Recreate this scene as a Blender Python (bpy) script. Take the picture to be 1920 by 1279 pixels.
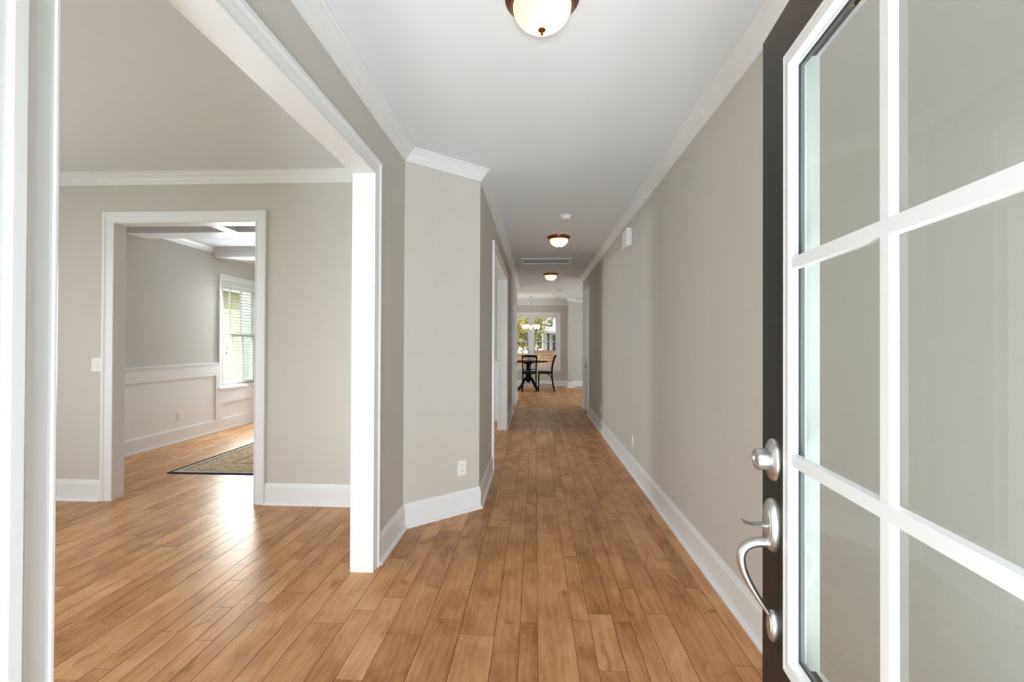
import bpy, bmesh, math, random
from mathutils import Vector, Matrix
for o in list(bpy.data.objects): bpy.data.objects.remove(o)
S = bpy.context.scene
C = S.collection
rnd = random.Random(7)

# ------------------------------------------------------------ camera
FPX = 881.24
YAW, PIT, ROL, HCAM = math.radians(2.8458), math.radians(.3769), math.radians(-.24), 1.331
F = Vector((-math.sin(YAW)*math.cos(PIT), math.cos(YAW)*math.cos(PIT), math.sin(PIT)))
R = Vector((math.cos(YAW), math.sin(YAW), 0)); U = R.cross(F)
R2 = R*math.cos(ROL) - U*math.sin(ROL); U2 = U*math.cos(ROL) + R*math.sin(ROL)
cam = bpy.data.cameras.new('camera'); co = bpy.data.objects.new('camera', cam); C.objects.link(co)
m = Matrix((R2, U2, -F)).transposed().to_4x4(); m.translation = (0, 0, HCAM); co.matrix_world = m
cam.sensor_width = 36; cam.sensor_fit = 'HORIZONTAL'; cam.lens = 36*FPX/1920; cam.clip_start = .03; cam.clip_end = 200
S.camera = co
# ------------------------------------------------------------ view + world
vs = S.view_settings
vs.view_transform = 'Standard'; vs.look = 'None'; vs.gamma = 1; vs.use_curve_mapping = False; vs.exposure = 0.1
W = bpy.data.worlds.new('world'); S.world = W; W.use_nodes = True
wn = W.node_tree.nodes; wl = W.node_tree.links; wn.clear()
sky = wn.new('ShaderNodeTexSky'); sky.sky_type = 'HOSEK_WILKIE'; sky.turbidity = 5; sky.ground_albedo = .4
sky.sun_direction = Vector((-.3, -.5, .8)).normalized()
hs = wn.new('ShaderNodeHueSaturation'); hs.inputs['Saturation'].default_value = .18
bg = wn.new('ShaderNodeBackground'); bg.inputs[1].default_value = 10
wo = wn.new('ShaderNodeOutputWorld')
wl.new(sky.outputs[0], hs.inputs['Color']); wl.new(hs.outputs[0], bg.inputs[0]); wl.new(bg.outputs[0], wo.inputs[0])

def area(name, loc, tgt, sx, sy, power, col=(1, 1, 1)):
    l = bpy.data.lights.new(name, 'AREA'); l.shape = 'RECTANGLE'; l.size = sx; l.size_y = sy; l.energy = power; l.color = col
    o = bpy.data.objects.new(name, l); C.objects.link(o); o.location = loc
    d = Vector(tgt) - Vector(loc); o.rotation_euler = d.to_track_quat('-Z', 'Y').to_euler()
    return o
# daylight coming in through the open front door, the front-room windows and the kitchen / breakfast windows, plus added fill lamps
CO = (.86, .955, 1)
area('daylight_front_door', (.05, -2.5, 1.25), (0.15, 5, 1.45), 1.5, 2.2, 12, CO)
area('added_fill_porch_up', (.05, -1.7, .14), (.05, .9, 3.0), 1.1, 1.4, 330, CO)  # added fill lamp, aimed up to brighten ceiling and walls
area('added_fill_entry_right', (.76, -.05, 1.2), (.8, 3, 1.3), .36, 1.9, 3, CO)  # added fill lamp at an invented slot, lights the wall behind the door
area('added_fill_entry_left', (-.76, -.05, 1.3), (-.9, 3, 1.3), .3, 1.6, 1.3, CO)  # added fill lamp at the matching invented slot, lights the near casing
area('daylight_front_room', (-3.0, .0, 1.45), (-2.6, 3.6, 1.2), 2.6, 1.7, 9, CO)
area('added_fill_front_room', (-4.6, 1.6, 1.45), (1, 1.8, 1.2), 2.4, 1.6, 28, CO)  # added fill lamp before a windowless wall, throws light across the entry
area('daylight_dining', (-4.6, 7.43, 1.45), (-2.5, 6.3, 1.0), 1.0, 1.5, 88, CO)
area('daylight_breakfast', (-2.6, 14.6, 1.5), (0, 10.5, 1.0), 1.8, 1.6, 60, CO)
area('daylight_kitchen', (3.8, 12.5, 1.6), (0, 12.5, 1.2), 2.5, 1.6, 60, CO)

sun = bpy.data.lights.new('sun', 'SUN'); sun.energy = 3.0; sun.angle = .02; sun.color = (1, .96, .88)
so = bpy.data.objects.new('sun', sun); C.objects.link(so); so.location = (20, 5, 20); so.rotation_euler = Vector((-.75, -.02, -.66)).to_track_quat('-Z', 'Y').to_euler()

# ------------------------------------------------------------ materials
def lin(c): return tuple(((x/255)/12.92 if x/255 <= .04045 else ((x/255+.055)/1.055)**2.4) for x in c) + (1,)
def mat(name, col, rough=.5, metal=0, bump=0, bscale=200, var=0, vscale=8, spec=.5, stretch=(1, 1, 1)):
    m = bpy.data.materials.new(name); m.use_nodes = True; n = m.node_tree.nodes; l = m.node_tree.links
    b = n['Principled BSDF']; b.inputs['Base Color'].default_value = lin(col); b.inputs['Roughness'].default_value = rough
    b.inputs['Metallic'].default_value = metal; b.inputs['Specular IOR Level'].default_value = spec
    tc = n.new('ShaderNodeTexCoord'); mp = n.new('ShaderNodeMapping'); mp.inputs['Scale'].default_value = stretch
    l.new(tc.outputs['Object'], mp.inputs[0])
    nz = n.new('ShaderNodeTexNoise'); nz.inputs['Scale'].default_value = vscale; nz.inputs['Detail'].default_value = 4
    l.new(mp.outputs[0], nz.inputs['Vector'])
    mx = n.new('ShaderNodeMix'); mx.data_type = 'RGBA'
    d = lin(tuple(max(0, x*(1-var)) for x in col)); u = lin(tuple(min(255, x*(1+var)) for x in col))
    mx.inputs[6].default_value = d; mx.inputs[7].default_value = u
    l.new(nz.outputs['Fac'], mx.inputs[0]); l.new(mx.outputs[2], b.inputs['Base Color'])
    if bump:
        nb = n.new('ShaderNodeTexNoise'); nb.inputs['Scale'].default_value = bscale; nb.inputs['Detail'].default_value = 3
        l.new(mp.outputs[0], nb.inputs['Vector'])
        bp_ = n.new('ShaderNodeBump'); bp_.inputs['Strength'].default_value = bump; bp_.inputs['Distance'].default_value = .002
        l.new(nb.outputs['Fac'], bp_.inputs['Height']); l.new(bp_.outputs[0], b.inputs['Normal'])
    return m
M = {}
M['wall'] = mat('taupe_wall_paint', (207, 202, 195), .62, bump=.08, bscale=260, var=.01, spec=.3)
M['ceil'] = mat('ceiling_paint', (230, 234, 237), .85, bump=.06, bscale=300, var=.006, spec=.2)
M['trim'] = mat('white_trim_paint', (236, 237, 238), .34, bump=.02, bscale=60, var=.004)
M['panel'] = mat('white_panel_paint', (238, 238, 239), .4, bump=.02, bscale=60, var=.004)
M['plate'] = mat('white_plastic', (240, 240, 238), .35, var=.005)
M['slot'] = mat('dark_slot', (60, 58, 56), .6)
M['black'] = mat('black_metal', (16, 13, 12), .6, metal=0, var=.1, spec=.2)
M['seat'] = mat('black_cushion', (22, 20, 20), .6, bump=.2, var=.1)
M['doorwood'] = mat('dark_door_stain', (24, 22, 20), .48, bump=.15, bscale=30, var=.22, vscale=26, stretch=(3, 3, .35))
M['nickel'] = mat('satin_nickel', (206, 206, 204), .36, metal=1, bump=.05, bscale=400, var=.02)
M['bronze'] = mat('oil_rubbed_bronze', (120, 74, 40), .3, metal=.85, var=.15, vscale=30)
M['brass'] = mat('brass', (200, 150, 90), .25, metal=1, var=.05)
M['gasket'] = mat('dark_gasket', (52, 62, 62), .5)
M['dark'] = mat('duct_dark', (34, 34, 35), .8)
M['slat'] = mat('blind_slat_white', (240, 240, 236), .5)
M['carpet'] = mat('beige_carpet', (190, 178, 160), .95, bump=.6, bscale=300, var=.1, vscale=60)
M['siding_y'] = mat('yellow_siding_paint', (250, 240, 204), .7, var=.03)
M['siding_w'] = mat('white_siding_paint', (236, 238, 240), .7, var=.03)
M['shingle'] = mat('teal_grey_shingles', (128, 168, 172), .85, var=.15, vscale=20, bump=.4, bscale=30)
M['grass'] = mat('lawn_grass', (112, 120, 70), .95, var=.3, vscale=6, bump=.5, bscale=40)
M['fence'] = mat('weathered_fence_wood', (188, 142, 108), .8, var=.15, vscale=12, stretch=(6, 6, .8))
M['bark'] = mat('tree_bark', (96, 82, 66), .9, var=.25, vscale=14, bump=.6, bscale=20)
M['leafy'] = mat('yellowing_leaves', (196, 182, 118), .8, var=.3, vscale=3)
M['shrub'] = mat('shrub_leaves', (88, 104, 74), .8, var=.35, vscale=5)
M['brick'] = mat('brown_brick', (150, 108, 92), .85, var=.2, vscale=16)
M['concrete'] = mat('porch_concrete', (170, 168, 162), .85, var=.08, vscale=5)
M['winpane'] = mat('dark_window_pane', (60, 72, 84), .1)

def glass_mat(name, tint, ior=1.45):
    m = bpy.data.materials.new(name); m.use_nodes = True; n = m.node_tree.nodes; l = m.node_tree.links
    n.remove(n['Principled BSDF'])
    t = n.new('ShaderNodeBsdfTransparent'); t.inputs[0].default_value = tint
    g = n.new('ShaderNodeBsdfGlossy'); g.inputs['Roughness'].default_value = .01
    fr = n.new('ShaderNodeFresnel'); fr.inputs[0].default_value = ior
    ge = n.new('ShaderNodeNewGeometry'); iv = n.new('ShaderNodeMath'); iv.operation = 'SUBTRACT'; iv.inputs[0].default_value = 1; l.new(ge.outputs['Backfacing'], iv.inputs[1])
    fm = n.new('ShaderNodeMath'); fm.operation = 'MULTIPLY'; l.new(fr.outputs[0], fm.inputs[0]); l.new(iv.outputs[0], fm.inputs[1])
    mx = n.new('ShaderNodeMixShader'); l.new(fm.outputs[0], mx.inputs[0]); l.new(t.outputs[0], mx.inputs[1]); l.new(g.outputs[0], mx.inputs[2])
    l.new(mx.outputs[0], n['Material Output'].inputs[0]); return m
M['glass'] = glass_mat('window_glass', (.95, .97, .96, 1), 1.12)
M['doorglass'] = glass_mat('door_glass', (.9, .93, .92, 1), 1.5)

def shade_mat(name, col, em, ecol, ca=(1, .5, .16, 1), cb=(1, .74, .42, 1)):
    m = bpy.data.materials.new(name); m.use_nodes = True; n = m.node_tree.nodes; l = m.node_tree.links
    b = n['Principled BSDF']; b.inputs['Base Color'].default_value = col; b.inputs['Roughness'].default_value = .25
    tr = n.new('ShaderNodeBsdfTranslucent')
    tc = n.new('ShaderNodeTexCoord'); wv = n.new('ShaderNodeTexNoise'); wv.inputs['Scale'].default_value = 9; wv.inputs['Detail'].default_value = 2
    l.new(tc.outputs['Object'], wv.inputs['Vector'])
    rp = n.new('ShaderNodeMix'); rp.data_type = 'RGBA'; rp.inputs[6].default_value = ca; rp.inputs[7].default_value = cb
    l.new(wv.outputs['Fac'], rp.inputs[0]); l.new(rp.outputs[2], tr.inputs[0])
    b.inputs['Emission Color'].default_value = ecol; b.inputs['Emission Strength'].default_value = em
    mx = n.new('ShaderNodeMixShader'); mx.inputs[0].default_value = .6
    l.new(b.outputs[0], mx.inputs[1]); l.new(tr.outputs[0], mx.inputs[2]); l.new(mx.outputs[0], n['Material Output'].inputs[0]); return m
M['alabaster'] = shade_mat('amber_alabaster_glass', (.85, .6, .35, 1), .35, (1, .55, .2, 1))
M['bell'] = shade_mat('frosted_bell_glass', (.95, .9, .8, 1), 1.1, (1, .88, .62, 1), (1, .9, .7, 1), (1, .95, .82, 1))

# wood floor: tone / seed per plank, bevelled plank edges
def wood_floor_mat():
    m = bpy.data.materials.new('maple_plank_floor'); m.use_nodes = True; n = m.node_tree.nodes; l = m.node_tree.links
    b = n['Principled BSDF']
    at = n.new('ShaderNodeAttribute'); at.attribute_name = 'tone'
    ed = n.new('ShaderNodeAttribute'); ed.attribute_name = 'edge'
    tc = n.new('ShaderNodeTexCoord')
    cb = n.new('ShaderNodeCombineXYZ'); mu = n.new('ShaderNodeMath'); mu.operation = 'MULTIPLY'; mu.inputs[1].default_value = 137.0
    l.new(at.outputs['Fac'], mu.inputs[0]); l.new(mu.outputs[0], cb.inputs[2]); l.new(mu.outputs[0], cb.inputs[1])
    va = n.new('ShaderNodeVectorMath'); l.new(tc.outputs['Object'], va.inputs[0]); l.new(cb.outputs[0], va.inputs[1])
    def noise(scale, sx, sy, det, dist=0):
        mp = n.new('ShaderNodeMapping'); mp.inputs['Scale'].default_value = (sx, sy, 1); l.new(va.outputs[0], mp.inputs[0])
        z = n.new('ShaderNodeTexNoise'); z.inputs['Scale'].default_value = scale; z.inputs['Detail'].default_value = det; z.inputs['Distortion'].default_value = dist
        l.new(mp.outputs[0], z.inputs['Vector']); return z
    cloud = noise(3.2, 2.2, 1, 5, .6); grain = noise(18, 7, .7, 6, .4); knot = noise(4.5, 1.3, .8, 3, 1.2)
    mp = n.new('ShaderNodeMapping'); mp.inputs['Scale'].default_value = (1, .22, 1); l.new(va.outputs[0], mp.inputs[0])
    wv = n.new('ShaderNodeTexWave'); wv.inputs['Scale'].default_value = 9; wv.inputs['Distortion'].default_value = 9; wv.inputs['Detail'].default_value = 3; wv.inputs['Detail Scale'].default_value = 1.4
    l.new(mp.outputs[0], wv.inputs['Vector'])
    def math_(op, a, bb, v=None):
        q = n.new('ShaderNodeMath'); q.operation = op
        for i, x in enumerate((a, bb)):
            if isinstance(x, (int, float)): q.inputs[i].default_value = x
            else: l.new(x, q.inputs[i])
        return q.outputs[0]
    f = math_('ADD', math_('MULTIPLY', at.outputs['Fac'], .16), math_('ADD', .08, math_('MULTIPLY', cloud.outputs['Fac'], .60)))
    f = math_('ADD', f, math_('MULTIPLY', grain.outputs['Fac'], .18))
    f = math_('ADD', f, math_('MULTIPLY', wv.outputs['Fac'], .06))
    cr = n.new('ShaderNodeValToRGB'); l.new(f, cr.inputs[0])
    e = cr.color_ramp.elements
    e[0].position = .30; e[0].color = lin((126, 82, 44)); e[1].position = .84; e[1].color = lin((222, 172, 124))
    x = e.new(.46); x.color = lin((168, 115, 68)); x = e.new(.62); x.color = lin((198, 145, 95))
    kr = n.new('ShaderNodeValToRGB'); l.new(knot.outputs['Fac'], kr.inputs[0]); k = kr.color_ramp.elements
    k[0].position = .30; k[0].color = (1, 1, 1, 1); k[1].position = .38; k[1].color = (0, 0, 0, 1)
    m1 = n.new('ShaderNodeMix'); m1.data_type = 'RGBA'; m1.inputs[7].default_value = lin((108, 70, 38))
    l.new(math_('MULTIPLY', kr.outputs[0], .5), m1.inputs[0]); l.new(cr.outputs[0], m1.inputs[6])
    m2 = n.new('ShaderNodeMix'); m2.data_type = 'RGBA'; m2.inputs[7].default_value = lin((104, 58, 24))
    l.new(math_('MULTIPLY', ed.outputs['Fac'], .62), m2.inputs[0]); l.new(m1.outputs[2], m2.inputs[6]); n.remove(b); dfu = n.new('ShaderNodeBsdfDiffuse'); b = n.new('ShaderNodeBsdfGlossy'); b.inputs['Color'].default_value = (1, .93, .84, 1); fn = n.new('ShaderNodeFresnel'); fn.inputs[0].default_value = 1.42
    msh = n.new('ShaderNodeMixShader'); l.new(math_('MINIMUM', fn.outputs[0], .20), msh.inputs[0]); l.new(dfu.outputs[0], msh.inputs[1]); l.new(b.outputs[0], msh.inputs[2]); l.new(msh.outputs[0], n['Material Output'].inputs[0])
    l.new(m2.outputs[2], dfu.inputs['Color'])
    b.inputs['Roughness'].default_value = .3
    rr = n.new('ShaderNodeMapRange'); rr.inputs[3].default_value = .27; rr.inputs[4].default_value = .4; l.new(cloud.outputs['Fac'], rr.inputs[0]); l.new(rr.outputs[0], b.inputs['Roughness'])
    bu = n.new('ShaderNodeBump'); bu.inputs['Strength'].default_value = .22; bu.inputs['Distance'].default_value = .004
    l.new(math_('ADD', cloud.outputs['Fac'], math_('MULTIPLY', grain.outputs['Fac'], .12)), bu.inputs['Height']); l.new(bu.outputs[0], b.inputs['Normal']); l.new(bu.outputs[0], dfu.inputs['Normal'])
    return m
M['floor'] = wood_floor_mat()

# ------------------------------------------------------------ mesh helpers
def link(name, bm, m, parent=None, smooth=False):
    bmesh.ops.recalc_face_normals(bm, faces=bm.faces)
    me = bpy.data.meshes.new(name); bm.to_mesh(me); bm.free()
    me.materials.append(M[m] if isinstance(m, str) else m)
    if smooth:
        for p in me.polygons: p.use_smooth = True
        try: me.set_sharp_from_angle(angle=math.radians(40))
        except Exception: pass
    o = bpy.data.objects.new(name, me); C.objects.link(o)
    if parent is not None: o.parent = parent
    return o
def tag(o, label, cat, group=None, kind=None):
    o['label'] = label; o['category'] = cat
    if group: o['group'] = group
    if kind: o['kind'] = kind
    return o
def empty(name, loc, label, cat, group=None, kind=None, rz=0):
    o = bpy.data.objects.new(name, None); C.objects.link(o); o.location = loc; o.rotation_euler = (0, 0, rz); o.empty_display_size = .1
    return tag(o, label, cat, group, kind)
def bx(bm, x0, x1, y0, y1, z0, z1, T=None):
    vs_ = [Vector((x, y, z)) for z in (z0, z1) for y in (y0, y1) for x in (x0, x1)]
    if T: vs_ = [T(v) for v in vs_]
    v = [bm.verts.new(p) for p in vs_]
    for f in ((0, 2, 3, 1), (4, 5, 7, 6), (0, 1, 5, 4), (2, 6, 7, 3), (0, 4, 6, 2), (1, 3, 7, 5)): bm.faces.new([v[i] for i in f])
def box(name, dims, m, parent=None, T=None):
    bm = bmesh.new(); bx(bm, *dims, T=T); return link(name, bm, m, parent)
def quad_grid(bm, rings, closed_ring=True, closed_path=False, caps=True):
    V = [[bm.verts.new(p) for p in r] for r in rings]
    n = len(rings); k = len(rings[0])
    for i in range(n if closed_path else n-1):
        a, b = V[i], V[(i+1) % n]
        for j in range(k if closed_ring else k-1):
            bm.faces.new((a[j], a[(j+1) % k], b[(j+1) % k], b[j]))
    if caps and not closed_path and closed_ring:
        bm.faces.new(V[0]); bm.faces.new(V[-1][::-1])
def offset_pts(pts, d):
    """offset a polyline to its right side by d with mitred corners"""
    out = []
    P = [Vector(p) for p in pts]
    ns = []
    for a, b in zip(P[:-1], P[1:]):
        t = (b-a).normalized(); ns.append(Vector((t.y, -t.x)))
    for i, p in enumerate(P):
        if i == 0: out.append(p+ns[0]*d)
        elif i == len(P)-1: out.append(p+ns[-1]*d)
        else:
            mm = (ns[i-1]+ns[i]); mm /= (1+ns[i-1].dot(ns[i])); out.append(p+mm*d)
    return out
def sweep(bm, pts, prof):
    cols = [offset_pts(pts, o) for o, z in prof]
    rings = [[Vector((cols[j][i].x, cols[j][i].y, prof[j][1])) for j in range(len(prof))] for i in range(len(pts))]
    quad_grid(bm, rings)
CH = 2.743
CROWN = [(0, CH), (0, CH-.087), (.009, CH-.087), (.011, CH-.078), (.016, CH-.073), (.018, CH-.066), (.026, CH-.060), (.038, CH-.042), (.056, CH-.026), (.064, CH-.020), (.066, CH-.013), (.074, CH-.011), (.081, CH-.009), (.081, CH)]
BASE = [(0, 0), (0, .174), (.006, .174), (.009, .166), (.010, .154), (.015, .148), (.016, .14), (.016, .021), (.024, .020), (.031, .014), (.035, .006), (.035, 0)]
def crown(name, pts, label, parent=None): 
    bm = bmesh.new(); sweep(bm, pts, CROWN); return tag(link(name, bm, 'trim'), label, 'crown moulding', kind='structure')
def baseb(name, pts, label):
    bm = bmesh.new(); sweep(bm, pts, BASE); return tag(link(name, bm, 'trim'), label, 'baseboard', kind='structure')
class Frame:
    """u runs along a wall, t sticks out of it (to the room), z is up"""
    def __init__(s, P, Ud, N): s.P = Vector((P[0], P[1], 0)); s.U = Vector((Ud[0], Ud[1], 0)).normalized(); s.N = Vector((N[0], N[1], 0)).normalized()
    def __call__(s, v): return s.P+s.U*v[0]+s.N*v[1]+Vector((0, 0, v[2]))
CAS = [(0, 0), (0, .012), (.004, .015), (.009, .015), (.012, .012), (.018, .012), (.030, .0135), (.048, .016), (.060, .0165), (.064, .0195), (.068, .0205), (.070, .025), (.092, .025), (.0954, .021), (.0954, 0)]
def casing(bm, fr, u0, u1, z1, z0=None, prof=CAS, ext=0):
    """mitred casing around an opening; three-sided when z0 is None"""
    rings = []
    if z0 is None:
        for f in (lambda a: (u0-a, 0), lambda a: (u0-a, z1+a), lambda a: (u1+a, z1+a), lambda a: (u1+a, 0)):
            rings.append([fr((f(a)[0], t, f(a)[1])) for a, t in prof])
        quad_grid(bm, rings)
    else:
        for f in (lambda a: (u0-a, z0-a), lambda a: (u0-a, z1+a), lambda a: (u1+a, z1+a), lambda a: (u1+a, z0-a)):
            rings.append([fr((f(a)[0], t, f(a)[1])) for a, t in prof])
        quad_grid(bm, rings, closed_path=True)
def lathe(bm, prof, seg=32, c=(0, 0, 0), axis=None):
    rings = []
    for i in range(seg):
        a = 2*math.pi*i/seg
        rings.append([Vector((c[0]+r*math.cos(a), c[1]+r*math.sin(a), c[2]+z)) for r, z in prof])
    V = [[bm.verts.new(p) for p in r] for r in rings]
    for i in range(seg):
        a, b = V[i], V[(i+1) % seg]
        for j in range(len(prof)-1):
            if prof[j][0] < 1e-6 and prof[j+1][0] < 1e-6: continue
            bm.faces.new((a[j], a[j+1], b[j+1], b[j]))
    bmesh.ops.remove_doubles(bm, verts=bm.verts, dist=1e-5)
def tube(bm, pts, rad, seg=10, T=None, flat=1.0):
    P = [Vector(p) for p in pts]; n = len(P)
    rs = rad if isinstance(rad, (list, tuple)) else [rad]*n
    rings = []; prev = None
    for i, p in enumerate(P):
        t = (P[min(i+1, n-1)]-P[max(i-1, 0)]).normalized()
        if prev is None:
            ref = Vector((0, 0, 1)) if abs(t.z) < .9 else Vector((1, 0, 0)); a = t.cross(ref).normalized()
        else: a = (prev-t*prev.dot(t)).normalized()
        prev = a; b = t.cross(a)
        rings.append([p+(a*math.cos(q)*flat+b*math.sin(q))*rs[i] for q in [2*math.pi*k/seg for k in range(seg)]])
    if T: rings = [[T(v) for v in r] for r in rings]
    quad_grid(bm, rings)
def bez(p0, p1, p2, p3, n=12):
    o = []
    for i in range(n+1):
        t = i/n; o.append(Vector(p0)*(1-t)**3+Vector(p1)*3*t*(1-t)**2+Vector(p2)*3*t*t*(1-t)+Vector(p3)*t**3)
    return o
def bevel(o, w=.002, seg=2):
    md = o.modifiers.new('bevel', 'BEVEL'); md.width = w; md.segments = seg; md.limit_method = 'ANGLE'; return o

# ------------------------------------------------------------ shell dimensions
XL, C1Y, XH, C2Y, XR = -.9495, 3.3563, -.453, 3.8121, 1.014
YL_END, YR_END, YF = 11.75, 10.12, 15.0
XW = -4.764          # outside wall of dining and front room
YS = 3.7877          # front-room wall with the doorway into dining
YD2 = 8.12           # far wall of dining room
OJ, OZ, ONY = 2.6931, 2.3258, .878     # big cased opening: far jamb, head, near jamb
WT = .11
# floor made of individual planks
def build_floor():
    bm = bmesh.new(); tl = bm.faces.layers.float.new('tone'); el = bm.faces.layers.float.new('edge')
    x = -5.0; r = random.Random(3)
    while x < 4.2:
        w = r.choice((.083, .114, .114, .165, .165)); y = .2-r.random()*1.2
        while y < 15.0:
            ln = r.uniform(.35, 1.5); y1 = min(y+ln, 15.1); yy = max(y, .12)
            if y1 > yy+.02:
                e = .0016; a = [(x, yy), (x+w, yy), (x+w, y1), (x, y1)]; b = [(x+e, yy+e), (x+w-e, yy+e), (x+w-e, y1-e), (x+e, y1-e)]
                va = [bm.verts.new((p[0], p[1], -.002)) for p in a]; vb = [bm.verts.new((p[0], p[1], 0)) for p in b]
                t = r.random()
                f = bm.faces.new(vb); f[tl] = t; f[el] = 0
                for i in range(4):
                    f = bm.faces.new((va[i], va[(i+1) % 4], vb[(i+1) % 4], vb[i])); f[tl] = t; f[el] = 1
            y += ln
        x += w
    bx(bm, -5.0, x, .1, 15.1, -.15, -.0025)
    return link('floor', bm, 'floor')
tag(build_floor(), 'honey brown maple plank floor of mixed board widths', 'floor', kind='structure')

# ceiling slab
tag(box('ceiling', (-5.0, 4.3, .05, 15.2, CH, CH+.25), 'ceil'), 'flat white ceiling over the hallway and rooms', 'ceiling', kind='structure')

def walls(name, boxes, label, m='wall'):
    bm = bmesh.new()
    for b in boxes: bx(bm, *b)
    return tag(link(name, bm, m), label, 'wall', kind='structure')
# left side of the entry: wall with the big cased opening, angled chase, hall wall
J = .014
bm = bmesh.new()
bx(bm, XL-WT, XL, .2, ONY-J, 0, CH); bx(bm, XL-WT, XL, ONY-J, OJ+J, OZ+J, CH); bx(bm, XL-WT, XL, OJ+J, C1Y, 0, CH)
tag(link('wall_left_entry', bm, 'wall'), 'taupe entry wall around the wide white cased opening', 'wall', kind='structure')
bm = bmesh.new()
pl = [(XL, C1Y), (XH, C2Y), (XH, C2Y+.09), (XL-WT, C2Y+.09), (XL-WT, C1Y)]
lo = [bm.verts.new((x, y, 0)) for x, y in pl]; hi = [bm.verts.new((x, y, CH)) for x, y in pl]
bm.faces.new(lo); bm.faces.new(hi)
for i in range(5): bm.faces.new((lo[i], lo[(i+1) % 5], hi[(i+1) % 5], hi[i]))
tag(link('wall_angled', bm, 'wall'), 'short angled taupe wall where the entry narrows to the hallway', 'wall', kind='structure')
HO0, HO1 = 5.0, 7.25; LD0, LD1 = 9.38, 10.22
walls('wall_left', [(XH-WT, XH, C2Y+.09, HO0-J, 0, CH), (XH-WT, XH, HO0-J, HO1+J, OZ+J, CH), (XH-WT, XH, HO1+J, LD0, 0, CH),
      (XH-WT, XH, LD0, LD1, 2.03, CH), (XH-WT, XH, LD1, YL_END, 0, CH)], 'left taupe hallway wall with the dining room opening and a door')
RD0, RD1, RDZ = 9.03, 9.72, 2.3258
walls('wall_right', [(XR, XR+WT, .2, RD0, 0, CH), (XR, XR+WT, RD0, RD1, RDZ, CH), (XR, XR+WT, RD1, YR_END, 0, CH)], 'long taupe wall along the right side of the hallway')
HX0, HX1, HZ, HWT = -3.5441, -2.3198, 2.3337, .0977
walls('wall_study_back', [(XW, HX0-J, YS, YS+HWT, 0, CH), (HX0-J, HX1+J, YS, YS+HWT, HZ+J, CH), (HX1+J, XL-WT, YS, YS+HWT, 0, CH)], 'taupe front room wall around the white cased doorway')
WD = (6.93, 7.86, .655, 2.28)   # dining window hole along Y
walls('wall_outer_left', [(XW-.15, XW, .2, WD[0], 0, CH), (XW-.15, XW, WD[0], WD[1], 0, WD[2]), (XW-.15, XW, WD[0], WD[1], WD[3], CH), (XW-.15, XW, WD[1], YF, 0, CH)],
      'taupe outside wall of the dining room holding its window')
walls('wall_dining_back', [(XW, XH-WT, YD2, YD2+.11, 0, CH)], 'far taupe wall of the dining room')
BW = (-1.0, -.185, -.084, .70, .575, 2.25)   # breakfast windows
walls('wall_back', [(-4.764, BW[0], YF, YF+.15, 0, CH), (BW[0], BW[3], YF, YF+.15, 0, BW[4]), (BW[0], BW[3], YF, YF+.15, BW[5], CH), (BW[1], BW[2], YF, YF+.15, BW[4], BW[5]), (BW[3], 4.2, YF, YF+.15, 0, CH)],
      'taupe end wall of the breakfast area around its double window')
walls('wall_pilaster', [(1.02, 1.175, YF-.5, YF, 0, CH)], 'narrow projecting taupe wall corner beside the far window')
walls('wall_kitchen_right', [(4.1, 4.2, YR_END, YF, 0, CH), (XR+WT, 4.2, YR_END, YR_END+.1, 0, CH)], 'kitchen side walls past the end of the hallway')
# front wall with the doorway (the camera stands in it), front-room window openings and two added slots for fill light
DX0, DX1 = -.50, .445
walls('wall_front', [(XL-.0, -.92, .05, .2, 0, CH), (-.60, DX0, .05, .2, 0, CH), (-.92, -.60, .05, .2, 0, .2), (-.92, -.60, .05, .2, 2.1, CH),
      (DX1, .57, .05, .2, 0, CH), (.95, XR+WT, .05, .2, 0, CH), (.57, .95, .05, .2, 0, .2), (.57, .95, .05, .2, 2.1, CH), (DX0, DX1, .05, .2, 2.06, CH),
      (XW-.15, -4.3, .05, .2, 0, CH), (-1.6, XL, .05, .2, 0, CH), (-4.3, -1.6, .05, .2, 0, .6), (-4.3, -1.6, .05, .2, 2.3, CH)], 'front wall of the house around the entry door')

# crown mouldings
crown('trim_1', [(XL, .2), (XL, C1Y), (XH, C2Y), (XH, 11.45)], 'white crown moulding along the left entry, angled and hallway walls')
cr = crown('trim_2', [(XR, YR_END), (XR, .2)], 'white crown moulding along the right hallway wall with a caulked joint')
bm = bmesh.new(); sweep(bm, [(XR, 2.81), (XR, 2.803)], [(o*1.008+.0007, z-(.0008 if z < CH else 0)) for o, z in CROWN]); link('caulk_seam', bm, 'plate', cr)
crown('trim_3', [(XW, YS), (XL-WT, YS), (XL-WT, .2)], 'white crown moulding in the front room over the cased doorway')
crown('trim_4', [(-4.7, YF), (1.02, YF), (1.02, YF-.5), (1.175, YF-.5), (1.175, YF), (4.1, YF)], 'white crown moulding above the far breakfast window')
tag(box('trim_5', (-4.7, 1.02, YF-.02, YF, CH-.17, CH-.09), 'trim'), 'flat white frieze board under the far crown moulding', 'trim', kind='structure')
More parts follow.
